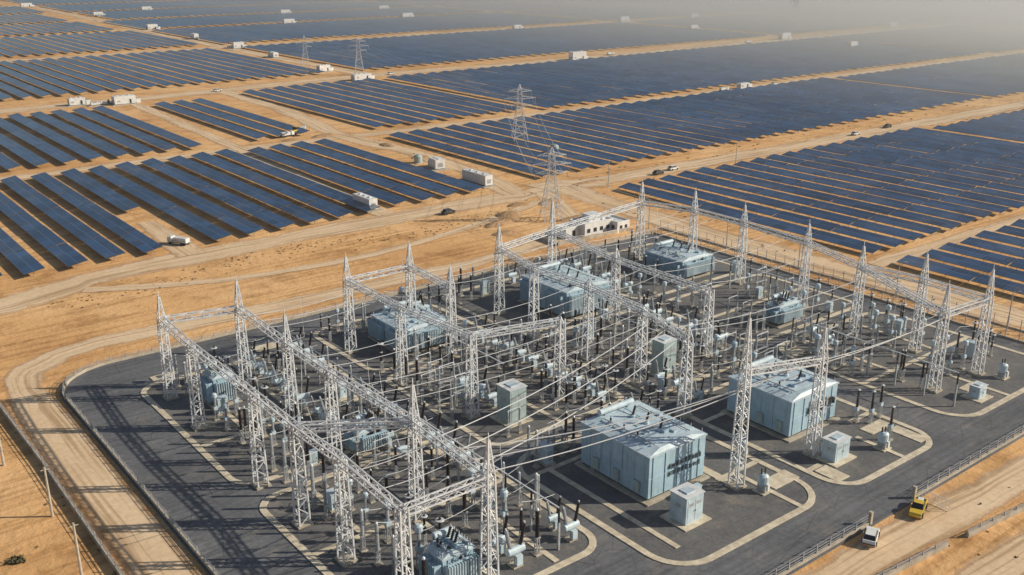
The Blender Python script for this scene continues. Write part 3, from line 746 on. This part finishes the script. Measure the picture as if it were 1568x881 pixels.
def tuft(g,x,y,s):
    for i in range(int(14*s)+8):
        t=R.uniform(0,6.28); rr=s*math.sqrt(R.random())*.9; z=R.uniform(.05,.75)*s*.8; c=Vector((x+rr*math.cos(t),y+rr*math.sin(t),z)); k=.22*s+.05
        a=Vector((R.uniform(-1,1),R.uniform(-1,1),R.uniform(-.3,1))).normalized()*k; b_=Vector((R.uniform(-1,1),R.uniform(-1,1),R.uniform(-.3,1))).normalized()*k
        n=len(g.v); g.v+=[tuple(c-a),tuple(c+b_),tuple(c+a),tuple(c-b_)]; g.face([n,n+1,n+2,n+3],M_leaf)
for i in range(260):
    a=R.uniform(50,210); bb=R.gauss(242,3.0)+4*math.sin(a*.07)
    if bb>251 or bb<225: continue
    tuft(sc,a,bb,R.uniform(.12,.4))
for i in range(70): tuft(sc,R.uniform(2,30),R.uniform(110,250),R.uniform(.15,.4))
for i in range(50): tuft(sc,R.uniform(80,260),R.uniform(40,60),R.uniform(.15,.4))
for i in range(90): tuft(sc,R.uniform(206,236),R.uniform(60,380),R.uniform(.2,.5))
for i in range(150): tuft(sc,R.uniform(230,700),R.choice([R.uniform(241,246),R.uniform(258,268)]),R.uniform(.25,.6))
sc.obj('desert_scrub')
bs=MB()
for k in range(7): tuft(bs,R.uniform(-.6,.6),R.uniform(-.6,.6),.9)
bs.obj('bush',(19,134,0))

# haze: one thin site-wide layer; denser nested boxes are added for the far-right glow
def haze(x0,x1,y0,y1,zt,dens,an,colr):
    hm=bpy.data.materials.new('haze_and_glow_air'); hm.use_nodes=True; nt=hm.node_tree; nt.nodes.remove(nt.nodes['Principled BSDF'])
    vs=nt.nodes.new('ShaderNodeVolumeScatter'); vs.inputs['Color'].default_value=(*colr,1); vs.inputs['Density'].default_value=dens; vs.inputs['Anisotropy'].default_value=an
    nt.links.new(vs.outputs[0],nt.nodes['Material Output'].inputs['Volume'])
    g=MB(); g.box(((x0+x1)/2,(y0+y1)/2,-1),(x1-x0,y1-y0,zt),M_dark); g.mats=[hm]; g.obj('haze_and_glow_layer')
haze(-800,2800,-900,2700,56,.00030,.5,(1,.94,.84))
haze(430,2795,150,1500,24,.0012,.30,(1,.94,.72))
haze(590,2790,160,1350,22,.0022,.30,(1,.94,.70))
haze(760,2780,170,1230,20,.0045,.30,(1,.94,.68))
haze(960,2770,180,1130,18,.0090,.30,(1,.94,.68))

# ------------------------------------------------------------------ light, sky, camera
el=math.radians(28); az=math.radians(126)
sd=Vector((math.sin(az)*math.cos(el),math.cos(az)*math.cos(el),math.sin(el)))
L=bpy.data.lights.new('sun','SUN'); L.energy=5.0; L.angle=math.radians(.5); L.color=(1,.90,.73)
lo=bpy.data.objects.new('sun',L); lo.rotation_euler=sd.to_track_quat('Z','Y').to_euler(); lo.location=(0,0,200); col.objects.link(lo)
w=bpy.data.worlds.new('World'); scene.world=w; w.use_nodes=True; nt=w.node_tree
sky=nt.nodes.new('ShaderNodeTexSky'); sky.sky_type='NISHITA'; sky.sun_disc=False; sky.sun_elevation=el; sky.sun_rotation=az; sky.dust_density=1.0
nt.links.new(sky.outputs[0],nt.nodes['Background'].inputs[0]); nt.nodes['Background'].inputs[1].default_value=.075
cam=bpy.data.cameras.new('camera'); cam.lens=35.06; cam.sensor_width=36; cam.clip_end=20000; cam.clip_start=.5
co=bpy.data.objects.new('camera',cam); co.location=(0,0,80); co.rotation_euler=(math.radians(90-18.98),0,-math.radians(38.18)); col.objects.link(co); scene.camera=co
scene.view_settings.view_transform='Standard'; scene.view_settings.look='None'; scene.view_settings.exposure=0
